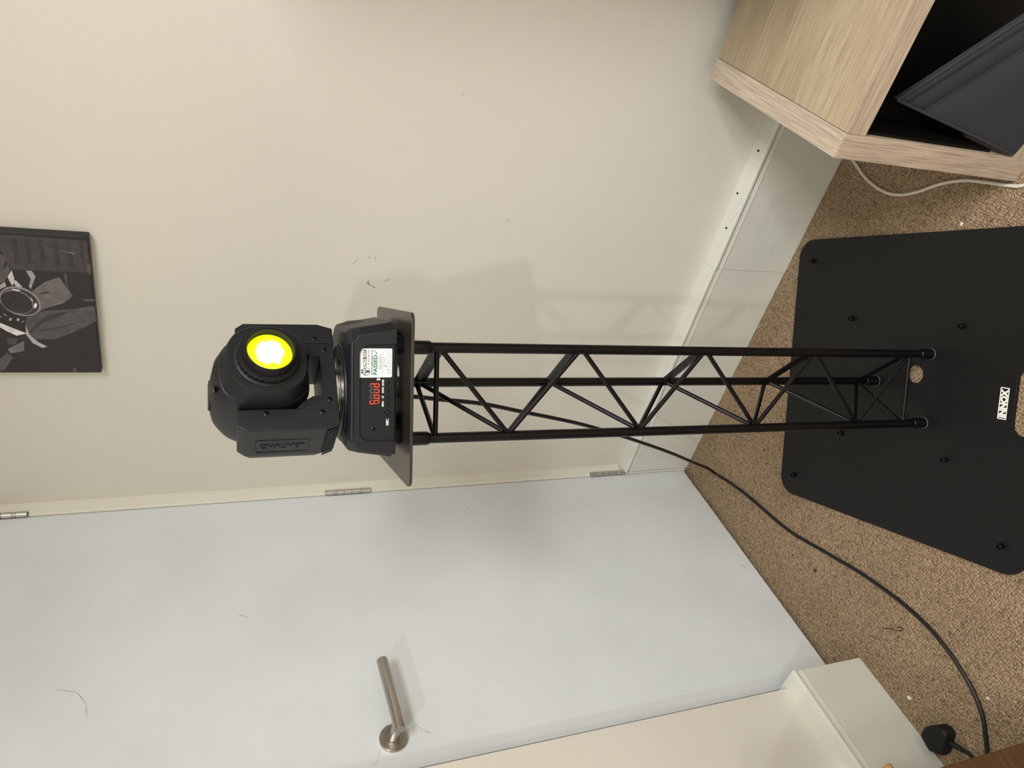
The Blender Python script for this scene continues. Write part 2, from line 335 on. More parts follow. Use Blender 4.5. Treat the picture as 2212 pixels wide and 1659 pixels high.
for pts, k in (([(-0.655, 0.976), (-0.668, 0.962), (-0.677, 0.951)], .0005), ([(-0.705, 1.054), (-0.716, 1.070)], .0005), ([(-0.690, 1.048), (-0.700, 1.055)], .0004), ([(-0.462, 1.585), (-0.474, 1.552), (-0.500, 1.535), (-0.53, 1.53)], .0005),
               ([(-0.100, 0.721), (-0.106, 0.715)], .0008), ([(-0.389, 0.046), (-0.402, 0.036)], .0007), ([(-0.600, 0.79), (-0.604, 0.782)], .0007), ([(-0.35, 1.28), (-0.36, 1.262)], .0006)):
    mark(door, pts, k, M_DSCUFF, PD)

# ------------------------------------------------------------------ canvas print on the wall
PIC = [(0.16,[(-0.4257,1.6449),(-0.4235,1.5813),(-0.4208,1.5183),(-0.3582,1.5201),(-0.3581,1.5773),(-0.3588,1.6419),(-0.3995,1.6492)]),(0.09,[(-0.4207,1.6299),(-0.4203,1.6209),(-0.368,1.625),(-0.3697,1.6325)]),(0.09,[(-0.419,1.6112),(-0.4183,1.6052),(-0.3711,1.6058),(-0.3707,1.6129)]),(0.09,[(-0.4182,1.5913),(-0.4176,1.5852),(-0.37,1.5854),(-0.3707,1.5932)]),(0.09,[(-0.4175,1.5704),(-0.4169,1.5642),(-0.369,1.5639),(-0.3697,1.5718)]),(0.1,[(-0.4168,1.55),(-0.4165,1.5445),(-0.3679,1.5438),(-0.3685,1.5518)]),(0.11,[(-0.417,1.5308),(-0.4166,1.5261),(-0.3676,1.5274),(-0.368,1.5323)]),(0.4,[(-0.4032,1.5699),(-0.4027,1.5692),(-0.3957,1.5389),(-0.3939,1.5407)]),(0.75,[(-0.3438,1.6474),(-0.3568,1.6391),(-0.3399,1.6378),(-0.3247,1.6426),(-0.3332,1.6452)]),(0.7,[(-0.3376,1.6421),(-0.3368,1.636),(-0.3231,1.6278),(-0.3249,1.6378)]),(0.55,[(-0.3568,1.6181),(-0.3572,1.6093),(-0.3456,1.6054),(-0.3192,1.6164),(-0.3256,1.6183),(-0.341,1.6132)]),(0.6,[(-0.3261,1.6611),(-0.3329,1.653),(-0.3243,1.652),(-0.3174,1.6625)]),(0.25,[(-0.3893,1.6508),(-0.3816,1.6429),(-0.3605,1.6509),(-0.3518,1.6569)]),(0.3,[(-0.3518,1.6569),(-0.3671,1.6437),(-0.3567,1.6415),(-0.3351,1.6519),(-0.3283,1.6608)]),(0.33,[(-0.3148,1.6154),(-0.3354,1.5932),(-0.3462,1.5692),(-0.3081,1.5524),(-0.2917,1.5694),(-0.2794,1.6008),(-0.2652,1.6176),(-0.2627,1.6278),(-0.2791,1.6124),(-0.2951,1.6069),(-0.3084,1.6099)]),(0.12,[(-0.3095,1.6089),(-0.3156,1.5943),(-0.3148,1.5846),(-0.3098,1.5999)]),(0.27,[(-0.2603,1.6314),(-0.2748,1.6014),(-0.2795,1.554),(-0.2873,1.5208),(-0.2532,1.5208),(-0.2285,1.56),(-0.2112,1.593),(-0.211,1.6219),(-0.2228,1.6336),(-0.2416,1.6358)]),(0.12,[(-0.2252,1.6332),(-0.2442,1.6205),(-0.2657,1.5977),(-0.2784,1.5508),(-0.2637,1.5795),(-0.2468,1.6086),(-0.2277,1.6262)]),(0.15,[(-0.2276,1.6279),(-0.2426,1.5754),(-0.2552,1.5362),(-0.2354,1.5831)]),(0.62,[(-0.244,1.6354),(-0.2228,1.6327),(-0.2049,1.621),(-0.194,1.6072),(-0.1915,1.6161),(-0.2024,1.6298),(-0.2204,1.6373)]),(0.8,[(-0.2468,1.674),(-0.2412,1.6653),(-0.224,1.6367),(-0.219,1.6524),(-0.2295,1.6671),(-0.2375,1.6755)]),(0.35,[(-0.1889,1.6719),(-0.2072,1.6425),(-0.1841,1.6459),(-0.1792,1.6685)]),(0.28,[(-0.1645,1.6874),(-0.1817,1.6731),(-0.1694,1.665),(-0.1396,1.6848),(-0.1372,1.6919)]),(0.22,[(-0.2153,1.6685),(-0.2131,1.6516),(-0.1987,1.6571),(-0.1998,1.6694)]),(0.2,[(-0.3563,1.5614),(-0.3554,1.5566),(-0.3214,1.5575),(-0.3257,1.5611)]),(0.3,[(-0.3018,1.538),(-0.3019,1.5193),(-0.2977,1.5197),(-0.2973,1.5351)]),(0.25,[(-0.3754,1.5233),(-0.3746,1.5176),(-0.3539,1.5189),(-0.3558,1.5245)]),(0.22,[(-0.1435,1.5725),(-0.1429,1.5654),(-0.133,1.5657),(-0.1331,1.5728)]),(0.5,[(-0.2791,1.607),(-0.2733,1.6102),(-0.2686,1.6147),(-0.2652,1.6204),(-0.2632,1.6268),(-0.2628,1.6337),(-0.264,1.6406),(-0.2667,1.6473),(-0.2708,1.6534),(-0.2761,1.6586),(-0.2822,1.6626),(-0.2888,1.6653),(-0.2957,1.6665),(-0.3024,1.6662),(-0.3087,1.6644),(-0.3143,1.6612),(-0.3188,1.6567),(-0.3222,1.6513),(-0.3241,1.6451),(-0.3246,1.6385),(-0.3236,1.6317),(-0.3211,1.6251),(-0.3172,1.619),(-0.3122,1.6137),(-0.3062,1.6095),(-0.2996,1.6066),(-0.2926,1.6052),(-0.2857,1.6053)]),(0.12,[(-0.2798,1.6096),(-0.2746,1.6124),(-0.2704,1.6166),(-0.2673,1.6217),(-0.2656,1.6276),(-0.2654,1.6339),(-0.2665,1.6404),(-0.2691,1.6466),(-0.2728,1.6522),(-0.2776,1.6571),(-0.2832,1.6608),(-0.2892,1.6633),(-0.2954,1.6645),(-0.3015,1.6643),(-0.3072,1.6627),(-0.3122,1.6598),(-0.3163,1.6558),(-0.3192,1.6508),(-0.3209,1.6451),(-0.3213,1.639),(-0.3202,1.6327),(-0.3179,1.6266),(-0.3143,1.6209),(-0.3097,1.616),(-0.3042,1.6121),(-0.2982,1.6093),(-0.2919,1.608),(-0.2857,1.608)]),(0.4,[(-0.2808,1.6178),(-0.2761,1.6204),(-0.2722,1.6241),(-0.2694,1.6287),(-0.2677,1.6338),(-0.2673,1.6394),(-0.2683,1.645),(-0.2704,1.6503),(-0.2737,1.6552),(-0.278,1.6594),(-0.2829,1.6626),(-0.2883,1.6647),(-0.2939,1.6656),(-0.2995,1.6653),(-0.3046,1.6638),(-0.3092,1.6612),(-0.313,1.6576),(-0.3158,1.6532),(-0.3174,1.6482),(-0.3178,1.6428),(-0.317,1.6373),(-0.315,1.632),(-0.3119,1.6271),(-0.3078,1.6229),(-0.3029,1.6196),(-0.2975,1.6173),(-0.2918,1.6162),(-0.2862,1.6164)]),(0.05,[(-0.2807,1.6194),(-0.2764,1.6218),(-0.2728,1.6253),(-0.2702,1.6295),(-0.2687,1.6344),(-0.2685,1.6396),(-0.2694,1.6449),(-0.2715,1.65),(-0.2746,1.6547),(-0.2786,1.6587),(-0.2832,1.6618),(-0.2883,1.6638),(-0.2935,1.6647),(-0.2986,1.6645),(-0.3034,1.6632),(-0.3076,1.6607),(-0.3111,1.6574),(-0.3136,1.6532),(-0.3151,1.6485),(-0.3154,1.6434),(-0.3146,1.6382),(-0.3126,1.6331),(-0.3097,1.6285),(-0.3058,1.6244),(-0.3012,1.6212),(-0.2962,1.619),(-0.2909,1.618),(-0.2857,1.6181)]),(0.95,[(-0.2849,1.6118),(-0.2818,1.6134),(-0.2801,1.6152),(-0.2807,1.6165),(-0.2832,1.6167),(-0.2867,1.6159),(-0.2899,1.6143),(-0.2915,1.6125),(-0.2909,1.6113),(-0.2885,1.611)]),(0.9,[(-0.3167,1.632),(-0.3161,1.6335),(-0.3163,1.6371),(-0.317,1.6413),(-0.3181,1.6446),(-0.3191,1.6457),(-0.3196,1.6442),(-0.3195,1.6407),(-0.3187,1.6364),(-0.3177,1.6331)]),(0.7,[(-0.2943,1.6166),(-0.2945,1.6175),(-0.2961,1.6185),(-0.2984,1.6192),(-0.3006,1.6194),(-0.3018,1.619),(-0.3016,1.6182),(-0.3001,1.6172),(-0.2978,1.6164),(-0.2956,1.6162)]),(0.6,[(-0.2552,1.654),(-0.2534,1.6548),(-0.2523,1.6562),(-0.2523,1.6578),(-0.2534,1.659),(-0.2551,1.6592),(-0.2569,1.6584),(-0.258,1.6569),(-0.258,1.6553),(-0.257,1.6542)]),(0.6,[(-0.2548,1.6425),(-0.2531,1.6432),(-0.2521,1.6446),(-0.252,1.6461),(-0.253,1.6472),(-0.2547,1.6474),(-0.2563,1.6467),(-0.2573,1.6453),(-0.2574,1.6438),(-0.2564,1.6427)]),(0.4,[(-0.2621,1.6609),(-0.2618,1.6618),(-0.2626,1.6632),(-0.2641,1.6646),(-0.2659,1.6654),(-0.2671,1.6654),(-0.2674,1.6644),(-0.2666,1.663),(-0.2651,1.6616),(-0.2634,1.6608)]),(0.4,[(-0.2533,1.6349),(-0.2522,1.6352),(-0.2506,1.6365),(-0.2491,1.6382),(-0.2483,1.6397),(-0.2485,1.6405),(-0.2496,1.6402),(-0.2513,1.6389),(-0.2527,1.6372),(-0.2535,1.6357)]),(0.35,[(-0.2606,1.6691),(-0.2593,1.6696),(-0.2584,1.6707),(-0.2584,1.6719),(-0.2592,1.6728),(-0.2605,1.6729),(-0.2619,1.6723),(-0.2627,1.6712),(-0.2627,1.67),(-0.2619,1.6692)])]
pic = empty('canvas_print', (-0.009, -0.279, 1.66)); tag(pic, 'black-and-white canvas print of a saxophone player hung on the cream wall', 'picture')
C_EDGE = mat('canvas_edge_black', (36, 34, 36), 0.6, bump=(500, 0.3, 0.0004)); C_BASE = mat('photo_dark', (46, 41, 42), 0.55, var=(25, 0.12))
py0, py1, pz0, pz1 = -0.4305, -0.1300, 1.5185, 1.8200
loc = lambda y, z: (y + 0.279, z - 1.66)
fr_pts = [(-0.4300, 1.5155), (-0.1300, 1.5245), (-0.1335, 1.8270), (-0.4330, 1.8190)]
MB().prism([loc(*p) for p in fr_pts], YZ, 0.009, -0.009).build('stretched_canvas', C_EDGE, pic, bevel=0.0025)
ins = [(-0.4235, 1.5192), (-0.1322, 1.5275), (-0.1356, 1.8235), (-0.4262, 1.8160)]
ph = MB().prism([loc(*p) for p in ins], YZ, -0.0088, -0.0092).build('photo_print', C_BASE, pic)
for i, (g, pts) in enumerate(PIC):
    c = int(255 * (g ** 0.8)) if g > 0.3 else int(40 + 255 * g * 0.62)
    m = bpy.data.materials.get('photo_tone_%d' % c) or mat('photo_tone_%d' % c, (min(250, c + 2), max(0, c - 2), c), 0.55, var=(70, 0.22))
    d = -0.00925 - 0.00004 * i
    MB().prism([loc(*p) for p in pts], YZ, -0.0091, d).build('printed_shape', m, ph)

# ------------------------------------------------------------------ cube shelf unit beside the stand
X0, X1, Y1, TH, HT = -0.4290, -0.0430, -0.8535, 0.0385, 0.4185
YI = Y1 - TH
kx = empty('cube_shelf', (X0, Y1, 0)); tag(kx, 'low oak-effect cube shelf unit standing against the cream wall', 'shelf unit')
kloc = (-X0, -Y1, 0)
MB().box(X0, X1, YI, Y1, 0, HT).build('side_panel', [W_Z], kx, kloc, bevel=0.0008)
sp = MB().box(X0 + 0.0005, X1, YI + 0.0004, Y1 - 0.0004, HT, HT + 0.0009).build('panel_top_edge', W_X, kx, kloc)
MB().box(X0 + 0.0004, X1, -1.60, YI - 0.0006, HT - TH, HT - 0.0006).build('top_board', [W_TOP], kx, kloc, bevel=0.0007)
MB().box(X0 - 0.0004, X0 + 0.0006, -1.60, YI - 0.0006, HT - TH + 0.0003, HT - 0.0012).build('top_board_front_edge', W_Y, kx, kloc)
MB().box(X0, X1, -1.60, YI, 0.0, TH).build('bottom_board', W_Y, kx, kloc, bevel=0.0007)
MB().box(X0 + 0.004, X1, -1.246, -1.230, TH, HT - TH).build('divider', W_Z, kx, kloc)
MB().box(X0, X1, -1.6385, -1.60, 0, HT).build('side_panel', W_Z, kx, kloc, bevel=0.0008)
MB().box(X1 - 0.004, X1, -1.60, YI, TH, HT - TH).build('back_sheet', M_VOID, kx, kloc)
# black box at the back of the cube
bb = empty('storage_box', (-0.21, -1.06, TH)); tag(bb, 'black box standing in the cube shelf behind the grey fabric case', 'box')
MB().box(-0.122, 0.155, -0.158, 0.1655, 0.0005, 0.300).build('box_body', M_VOID, bb, bevel=0.004)
MB().box(-0.125, 0.157, -0.162, 0.1665, 0.288, 0.322).build('lid', M_VOID, bb, bevel=0.004)
mark(bb, [(0.03, 0.20), (-0.005, 0.206), (-0.02, 0.20)], 0.0018, M_INKG, lambda p, q, d: (-0.1251 + d, p, q + 0.09))
MB().box(-0.2075, -0.11, 0.1628, 0.1672, 0.050, 0.336).build('side_shade_slab', M_VOID, bb, bevel=0.001)  # black slab standing in for the shade on the side panel's inner face
# grey fabric case leaning in the opening
gc = empty('fabric_case', (-0.415, -0.95, TH)); tag(gc, 'grey fabric case leaning askew in the opening of the cube shelf', 'case')
E1 = Vector((-0.372, -0.9375, 0.293)); E0 = Vector((-0.4275, -0.8955, 0.0425)); E2 = Vector((-0.4280, -1.088, 0.1995))
tx_ = (E2 - E1); nrm = (E0 - E1).cross(E2 - E1).normalized()
if nrm.x > 0: nrm = -nrm
off = Vector((-0.415, -0.95, TH))
def gp(s, t, d):
    if t > 0.222: t = 0.222 + (t - 0.222) * (1 - 0.37 * s - 0.222) / 0.778      # the lower edge stays level on the shelf bottom
    return E1 + tx_ * s + (E0 - E1) * t - nrm * d * (1 - 0.7 * t) - off      # s along the rim, t down the face, d into the case
rows = []
gN = 14
gm = MB()
rim = [(0, 0.006), (0.015, 0.0015), (0.04, 0.0), (0.06, 0.001), (0.075, 0.0032), (0.09, 0.003), (0.13, 0.001), (0.19, 0.002), (0.205, 0.0040), (0.222, 0.0015), (0.5, 0.0), (0.8, 0.001), (1.0, 0.004)]
rings = []
SS = [0.0, 0.015, 0.05, 0.3, 0.6, 0.9, 1.05, 1.15]
for t, d in rim:
    rings.append([gp(s, t, d + (0.004 if s == 0 else 0.001 if s == 0.015 else 0)) for s in SS] + [gp(s, t, 0.012) for s in SS[::-1]])
gm.loft(rings).build('case_body', M_GREY, gc, smooth=50)
MB().tube([gp(s, 0.006, 0.003) for s in (0.0, 0.02, 0.4, 0.8, 1.15)], 0.0035, 8).build('rim_welt', M_GREY, gc, smooth=60)
MB().tube([gp(0.006, t, 0.002) for t in (0.01, 0.2, 0.5, 0.8, 0.98)], 0.0028, 8).build('side_welt', M_GREY, gc, smooth=60)
MB().tube([gp(s, 0.212, 0.0018) for s in (0.02, 0.4, 0.8, 1.14)], 0.0011, 6).build('seam', M_GREY, gc, smooth=60)
# unseen speaker on the shelf, added to cast a shadow on the wall
spk = empty('shadow_speaker', (-0.21, -1.36, HT + 0.001)); tag(spk, 'unseen black loudspeaker added on the cube shelf to shadow the wall', 'speaker')
MB().box(-0.16, 0.13, -0.17, 0.17, 0.0, 1.05).build('shadow_speaker_cabinet', M_BLACK, spk, bevel=0.01)
MB().rev((-0.16, 0, 0.19), (-1, 0, 0), [(0, 0.125), (0.006, 0.12), (0.004, 0.105), (-0.02, 0.05), (-0.012, 0.0)], 28).build('shadow_speaker_woofer', M_RUB, spk, smooth=40)
MB().rev((-0.16, 0, 0.50), (-1, 0, 0), [(0, 0.125), (0.006, 0.12), (0.004, 0.105), (-0.02, 0.05), (-0.012, 0.0)], 28).build('shadow_speaker_woofer', M_RUB, spk, smooth=40)
MB().rev((-0.16, 0, 0.82), (-1, 0, 0), [(0, 0.06), (0.005, 0.056), (-0.01, 0.02), (-0.006, 0.0)], 24).build('shadow_speaker_tweeter', M_RUB, spk, smooth=40)

# ------------------------------------------------------------------ lighting stand
TCX, TCY = -0.4878, -0.4400
PHI = 1.0332
ROTS = math.atan2(-math.sin(PHI), math.cos(PHI))          # local x to the right, local y away from the camera
st = empty('lighting_stand', (TCX, TCY, 0), (0, 0, ROTS)); tag(st, 'black triangular truss stand on a square steel base plate', 'stand')
TX, TY = 0.0274, 0.0069
c_, s_ = math.cos(-ROTS), math.sin(-ROTS)
LTX, LTY = TX * c_ - TY * s_, TX * s_ + TY * c_           # the slight lean in the stand's own axes
SD, HD = 0.1373, 0.1213
LEGS = {'R': (SD / 2, -HD / 3), 'L': (-SD / 2, -HD / 3), 'B': (0, 2 * HD / 3)}
def at(l, z, dx=0, dy=0):
    return Vector((LEGS[l][0] + LTX * z + dx, LEGS[l][1] + LTY * z + dy, z))
ZT, PP, RL, RR = 1.0046, 0.2353, 0.0079, 0.0039
PLT = 0.008
# base plate with its holes
def plate(name, outer_fn, holes, z0, z1, m, parent, **k):
    bm = bmesh.new(); loops = []
    ed = []
    for pts in [outer_fn] + holes:
        vs = [bm.verts.new((p[0], p[1], z1)) for p in pts]
        ed += [bm.edges.new((vs[i], vs[(i + 1) % len(vs)])) for i in range(len(vs))]
    bmesh.ops.triangle_fill(bm, use_beauty=True, use_dissolve=False, edges=ed)
    bmesh.ops.recalc_face_normals(bm, faces=bm.faces)
    r = bmesh.ops.extrude_face_region(bm, geom=list(bm.faces))
    for v in [g for g in r['geom'] if isinstance(g, bmesh.types.BMVert)]: v.co.z = z0
    bmesh.ops.recalc_face_normals(bm, faces=bm.faces)
    me = bpy.data.meshes.new(name); bm.to_mesh(me); bm.free(); me.materials.append(m)
    return link(name, me, parent, **k)
circ = lambda x, y, r, n=28: [(x + r * math.cos(2 * PI * i / n), y + r * math.sin(2 * PI * i / n)) for i in range(n)]
bp_ = plate('base_plate', rrect(-0.3085, 0.3065, -0.2690, 0.3350, 0.042, 8), [circ(0.0255, -0.0100, 0.0185), rrect(-0.058, 0.060, -0.2500, -0.2135, 0.017, 6)], 0.0008, PLT, M_PLATE, st, bevel=0.0008)
bolt_xy = [(0.2568, 0.2888), (0.1281, 0.1589), (0.1273, -0.0998), (-0.1291, 0.1585), (-0.1303, -0.0963), (-0.2595, 0.2892), (-0.2595, -0.2221), (0.2568, -0.2221)]
for bx_, by_ in bolt_xy:
    b = MB().rev((bx_, by_, PLT - 0.001), (0, 0, 1), [(0, 0.0054), (0.0105, 0.0054), (0.0113, 0.0047), (0.0113, 0.0028), (0.006, 0.0026), (0.006, 0)], 16).build('bolt', M_LEG, bp_, smooth=40)
# maker's badge: white frame and letters
lg = MB().ringprism(rrect(-0.0335, 0.0240, -0.2015, -0.1855, 0.0006, 1), rrect(-0.0318, 0.0223, -0.1998, -0.1872, 0.0005, 1), XY, PLT - 0.0002, PLT + 0.0003).build('badge_frame', M_WHITE, bp_)
text('badge_lettering', 'INNOX', 0.0150, M_WHITE, bp_, (-0.0302, -0.1988, PLT + 0.0001), (1, 0, 0), (0, 1, 0), width=0.0510, bold=0.0009, depth=0.0002, label='white INNOX lettering')
# legs with collars and foot sockets
ZTOP = 1.059
for l in 'RLB':
    leg = MB().cyl(at(l, PLT), at(l, 1.030), RL, 20).build('leg', M_LEG, st, smooth=40)
    ax = (LTX, LTY, 1)
    MB().rev(at(l, PLT), ax, [(0, 0.0105), (0.002, 0.0108), (0.004, 0.0098), (0.028, 0.0098), (0.030, 0.0090), (0.031, 0.0078)], 20).build('foot_socket', M_LEG, leg, smooth=35)
    MB().rev(at(l, PLT), ax, [(0, 0.0112), (0.0012, 0.0112), (0.0018, 0.0100)], 20).build('weld_ring', M_INKG, leg, smooth=35)
    MB().rev(at(l, 1.0135), ax, [(0, 0.0080), (0.0015, 0.0096), (0.004, 0.0104), (0.026, 0.0104), (0.0285, 0.0096), (0.029, 0.0070)], 20).build('collar', M_LEG, leg, smooth=35)
    MB().rev(at(l, 1.036), ax, [(0, 0.0060), (0.023, 0.0060)], 16).build('neck', M_LEG, leg, smooth=35)
def rod(pts, name='brace_rod'): return MB().tube(pts, RR, 10).build(name, M_LEG, st, smooth=50)
def bend(a, b, c, r=0.010, n=5):
    """a - b - c with a rounded corner at b"""
    u = (a - b).normalized(); v = (c - b).normalized(); p = b + u * r; q = b + v * r
    return [p.lerp(b, t).lerp(b.lerp(q, t), t) for t in [i / n for i in range(n + 1)]]
z_ = lambda k: ZT - k * PP
for frm, dy in (('R', -0.004), ('B', 0.0)):
    for k in range(4):
        a = at(frm, z_(k) - 0.004); b = at('L', z_(k + .5), 0.003 if frm == 'R' else 0.003, 0.0 if frm == 'R' else 0.004); c = at(frm, z_(k + 1) - 0.001)
        rod([a] + bend(a, b, c) + [c])
    rod([at(frm, z_(0)), at('L', z_(0))], 'cross_rod'); rod([at(frm, z_(4)), at('L', z_(4))], 'cross_rod')
    for k in range(4):
        MB().rev(at('L', z_(k + .5), 0.001, -0.0065 if frm == 'R' else 0.0065), (0, -1 if frm == 'R' else 1, 0), [(-0.002, 0.0035), (0.001, 0.0032), (0.0022, 0.0)], 10).build('weld_bead', M_LEG, st, smooth=60)
# flat bars with a hole on the right-hand side
dR, dB = at('R', 0), at('B', 0); ud = (dB - dR).normalized(); nd = Vector((ud.y, -ud.x, 0))
for k in range(5):
    a = at('R', z_(k)); b = at('B', z_(k)); Lb = (b - a).length
    outer = rrect(0.002, Lb - 0.002, -0.0105, 0.0105, 0.001, 6); n = len(outer)
    # ring of quads between the bar outline and the hole
    angs = sorted([(math.atan2(q, p - Lb * 0.42), (p, q)) for p, q in outer])
    o_ = [x[1] for x in angs]; i_ = [(Lb * 0.42 + 0.0062 * math.cos(x[0]), 0.0062 * math.sin(x[0])) for x in angs]
    MB().ringprism(o_, i_, lambda p, q, d: tuple(a + ud * p + Vector((0, 0, q + (-0.003 if k == 0 else 0.0075) * (1 - p / Lb) - 0.004 * p / Lb)) + nd * d), -0.0011, 0.0011).build('flat_bar', M_LEG, st)
# top plate with its cable hole
ZP = 1.063
tpl = plate('top_plate', rrect(LTX * ZP - 0.1225, LTX * ZP + 0.1225, LTY * ZP - 0.1215, LTY * ZP + 0.1190, 0.014, 6), [circ(0.036, -0.0060, 0.0155)], ZP - 0.0042, ZP, M_TOPPL, st, bevel=0.0006)

# ------------------------------------------------------------------ moving head light
FX = Vector((TCX + TX * 1.06, TCY + TY * 1.06, ZP + 0.0004))
mh = empty('moving_head_light', FX, (0, 0, ROTS)); tag(mh, 'charcoal moving head stage light glowing yellow on top of the truss stand', 'stage light')
def octa(cx, hw, hdf, hdb, cx_, cy_, z):
    """plan outline of the base with clipped corners"""
    return [(cx - hw + cx_, -hdf, z), (cx + hw - cx_, -hdf, z), (cx + hw, -hdf + cy_, z), (cx + hw, hdb - cy_, z), (cx + hw - cx_, hdb, z), (cx - hw + cx_, hdb, z), (cx - hw, hdb - cy_, z), (cx - hw, -hdf + cy_, z)]
OX = 0.009
base = MB().loft([octa(OX, 0.0985, 0.0875, 0.085, 0.018, 0.022, 0.0135), octa(OX, 0.0965, 0.0875, 0.085, 0.018, 0.022, 0.022), octa(OX, 0.0900, 0.0860, 0.082, 0.017, 0.022, 0.060), octa(OX, 0.0865, 0.0830, 0.080, 0.017, 0.022, 0.074), octa(OX, 0.081, 0.076, 0.075, 0.017, 0.022, 0.0785)]).build('base', M_PLAS, mh, bevel=0.0018)
MB().rev((OX + 0.072, 0.030, 0.044), (1, 0, 0), [(-0.02, 0.034), (0.009, 0.034), (0.016, 0.030), (0.021, 0.018), (0.023, 0.0)], 24).build('side_bulge', M_PLAS, base, smooth=40)
MB().rev((OX - 0.072, 0.030, 0.044), (-1, 0, 0), [(-0.02, 0.034), (0.012, 0.034), (0.018, 0.030), (0.022, 0.018), (0.023, 0.0)], 24).build('side_bulge', M_PLAS, base, smooth=40)
for fx_ in (-0.058, 0.074):
    for fy_ in (-0.060, 0.058):
        MB().rev((fx_, fy_, 0), (0, 0, 1), [(0, 0.0125), (0.003, 0.0138), (0.014, 0.0120)], 20).build('rubber_foot', M_RUB, base, smooth=40)
# arched bezel around the control panel
def arch(x0, x1, zb, zt, r, slope):
    pts = [(x1, zb), (x1 - slope * (zt - r - zb), zt - r)]
    n = 8; xr = x1 - slope * (zt - r - zb); xl = x0 + slope * (zt - r - zb)
    pts += [(xr - r + r * math.cos(PI / 2 * k / n), zt - r + r * math.sin(PI / 2 * k / n)) for k in range(1, n + 1)]
    pts += [(xl + r - r * math.sin(PI / 2 * k / n), zt - r + r * math.cos(PI / 2 * k / n)) for k in range(0, n + 1)]
    return pts + [(x0, zb)]
MB().ringprism(arch(-0.0790, 0.0970, 0.0135, 0.0720, 0.016, 0.16), arch(-0.0600, 0.0780, 0.0140, 0.0645, 0.014, 0.05), XZ, -0.0830, -0.0935).build('bezel', M_PLAS, base, bevel=0.0012)
pan = MB().prism(arch(-0.0602, 0.0782, 0.0150, 0.0647, 0.014, 0.05), XZ, -0.0800, -0.0900).build('control_panel', M_PANEL, mh)
PF = -0.0900
RX, UZ = (1, 0, 0), (0, 0, 1)
zr = lambda z: z - ZP
# display
dsp = MB().prism(rrect(-0.0086, 0.0256, zr(1.0980), zr(1.1152), 0.0008, 2), XZ, PF + 0.001, PF - 0.0004).build('display', M_DISP, pan)
SEGS = {'a': (0, 1, 1, 1), 'g': (0, .5, 1, .5), 'd': (0, 0, 1, 0), 'f': (0, .5, 0, 1), 'b': (1, .5, 1, 1), 'e': (0, 0, 0, .5), 'c': (1, 0, 1, .5)}
for i, lit in enumerate(('afgcd', 'cdeg', 'cde', 'bcdeg')):
    ox = -0.0060 + i * 0.0078; oz = zr(1.1002); w_, h_ = 0.0046, 0.0122
    for sname, (xa, za, xb, zb_) in SEGS.items():
        xa, xb = ox + xa * w_, ox + xb * w_; za, zb_ = oz + za * h_, oz + zb_ * h_; t = 0.00050
        if za == zb_: r_ = (xa + 0.0004, xb - 0.0004, za - t, za + t)
        else: r_ = (xa - t, xa + t, za + 0.0005, zb_ - 0.0005)
        MB().box(r_[0], r_[1], PF - 0.0008, PF - 0.0003, r_[2], r_[3]).build('segment', M_SEG if sname in lit else M_SEGOFF, dsp)
MB().box(-0.0002, 0.0008, PF - 0.0008, PF - 0.0003, zr(1.0996), zr(1.1006)).build('decimal_point', M_SEG, dsp)
# buttons with their words
for bx2, wd_ in ((-0.0070, 'MENU'), (0.0028, 'UP'), (0.0127, 'DOWN'), (0.0224, 'ENTER')):
    MB().rev((bx2, PF, zr(1.0884)), (0, -1, 0), [(-0.001, 0.0030), (0.0002, 0.0030), (0.0003, 0.0024), (0.0008, 0.0023), (0.0012, 0.0016), (0.0012, 0)], 18).build('button', M_RUB, pan, smooth=40)
    wt = {'MENU': 0.0078, 'UP': 0.0036, 'DOWN': 0.0082, 'ENTER': 0.0086}[wd_]
    text('button_word', wd_, 0.0034, M_WHITE, pan, (bx2 - wt / 2 + (0.0004 if wd_ != 'ENTER' else 0.0012), PF - 0.0001, zr(1.0934)), RX, UZ, width=wt, depth=0.0001, bold=0.00016)
text('mic_word', 'MIC', 0.0050, M_WHITE, pan, (-0.0372, PF - 0.0001, zr(1.0862)), RX, UZ, width=0.0092, depth=0.0001, bold=0.00022)
for k in range(4):
    MB().rev((-0.0189 + 0.0034 * math.cos(k * PI / 2), PF, zr(1.0875) + 0.0034 * math.sin(k * PI / 2)), (0, -1, 0), [(-0.001, 0.0013), (0.00015, 0.0013), (0.00016, 0)], 12).build('microphone_hole', M_HOLE, pan)
def screw(parent, p, ax, r=0.0028):
    s0 = MB().rev(p, ax, [(-0.001, r * 1.1), (0.0004, r * 1.1), (0.0010, r * 0.8), (0.0012, 0)], 16).build('screw', M_LEG, parent, smooth=50)
    return s0
screw(pan, (-0.0412, PF, zr(1.1074)), (0, -1, 0))
text('panel_print', 'IN', 0.0070, M_WHITE, pan, (0.0268, PF - 0.0001, zr(1.0985)), RX, UZ, width=0.0048, depth=0.0001, bold=0.0002)
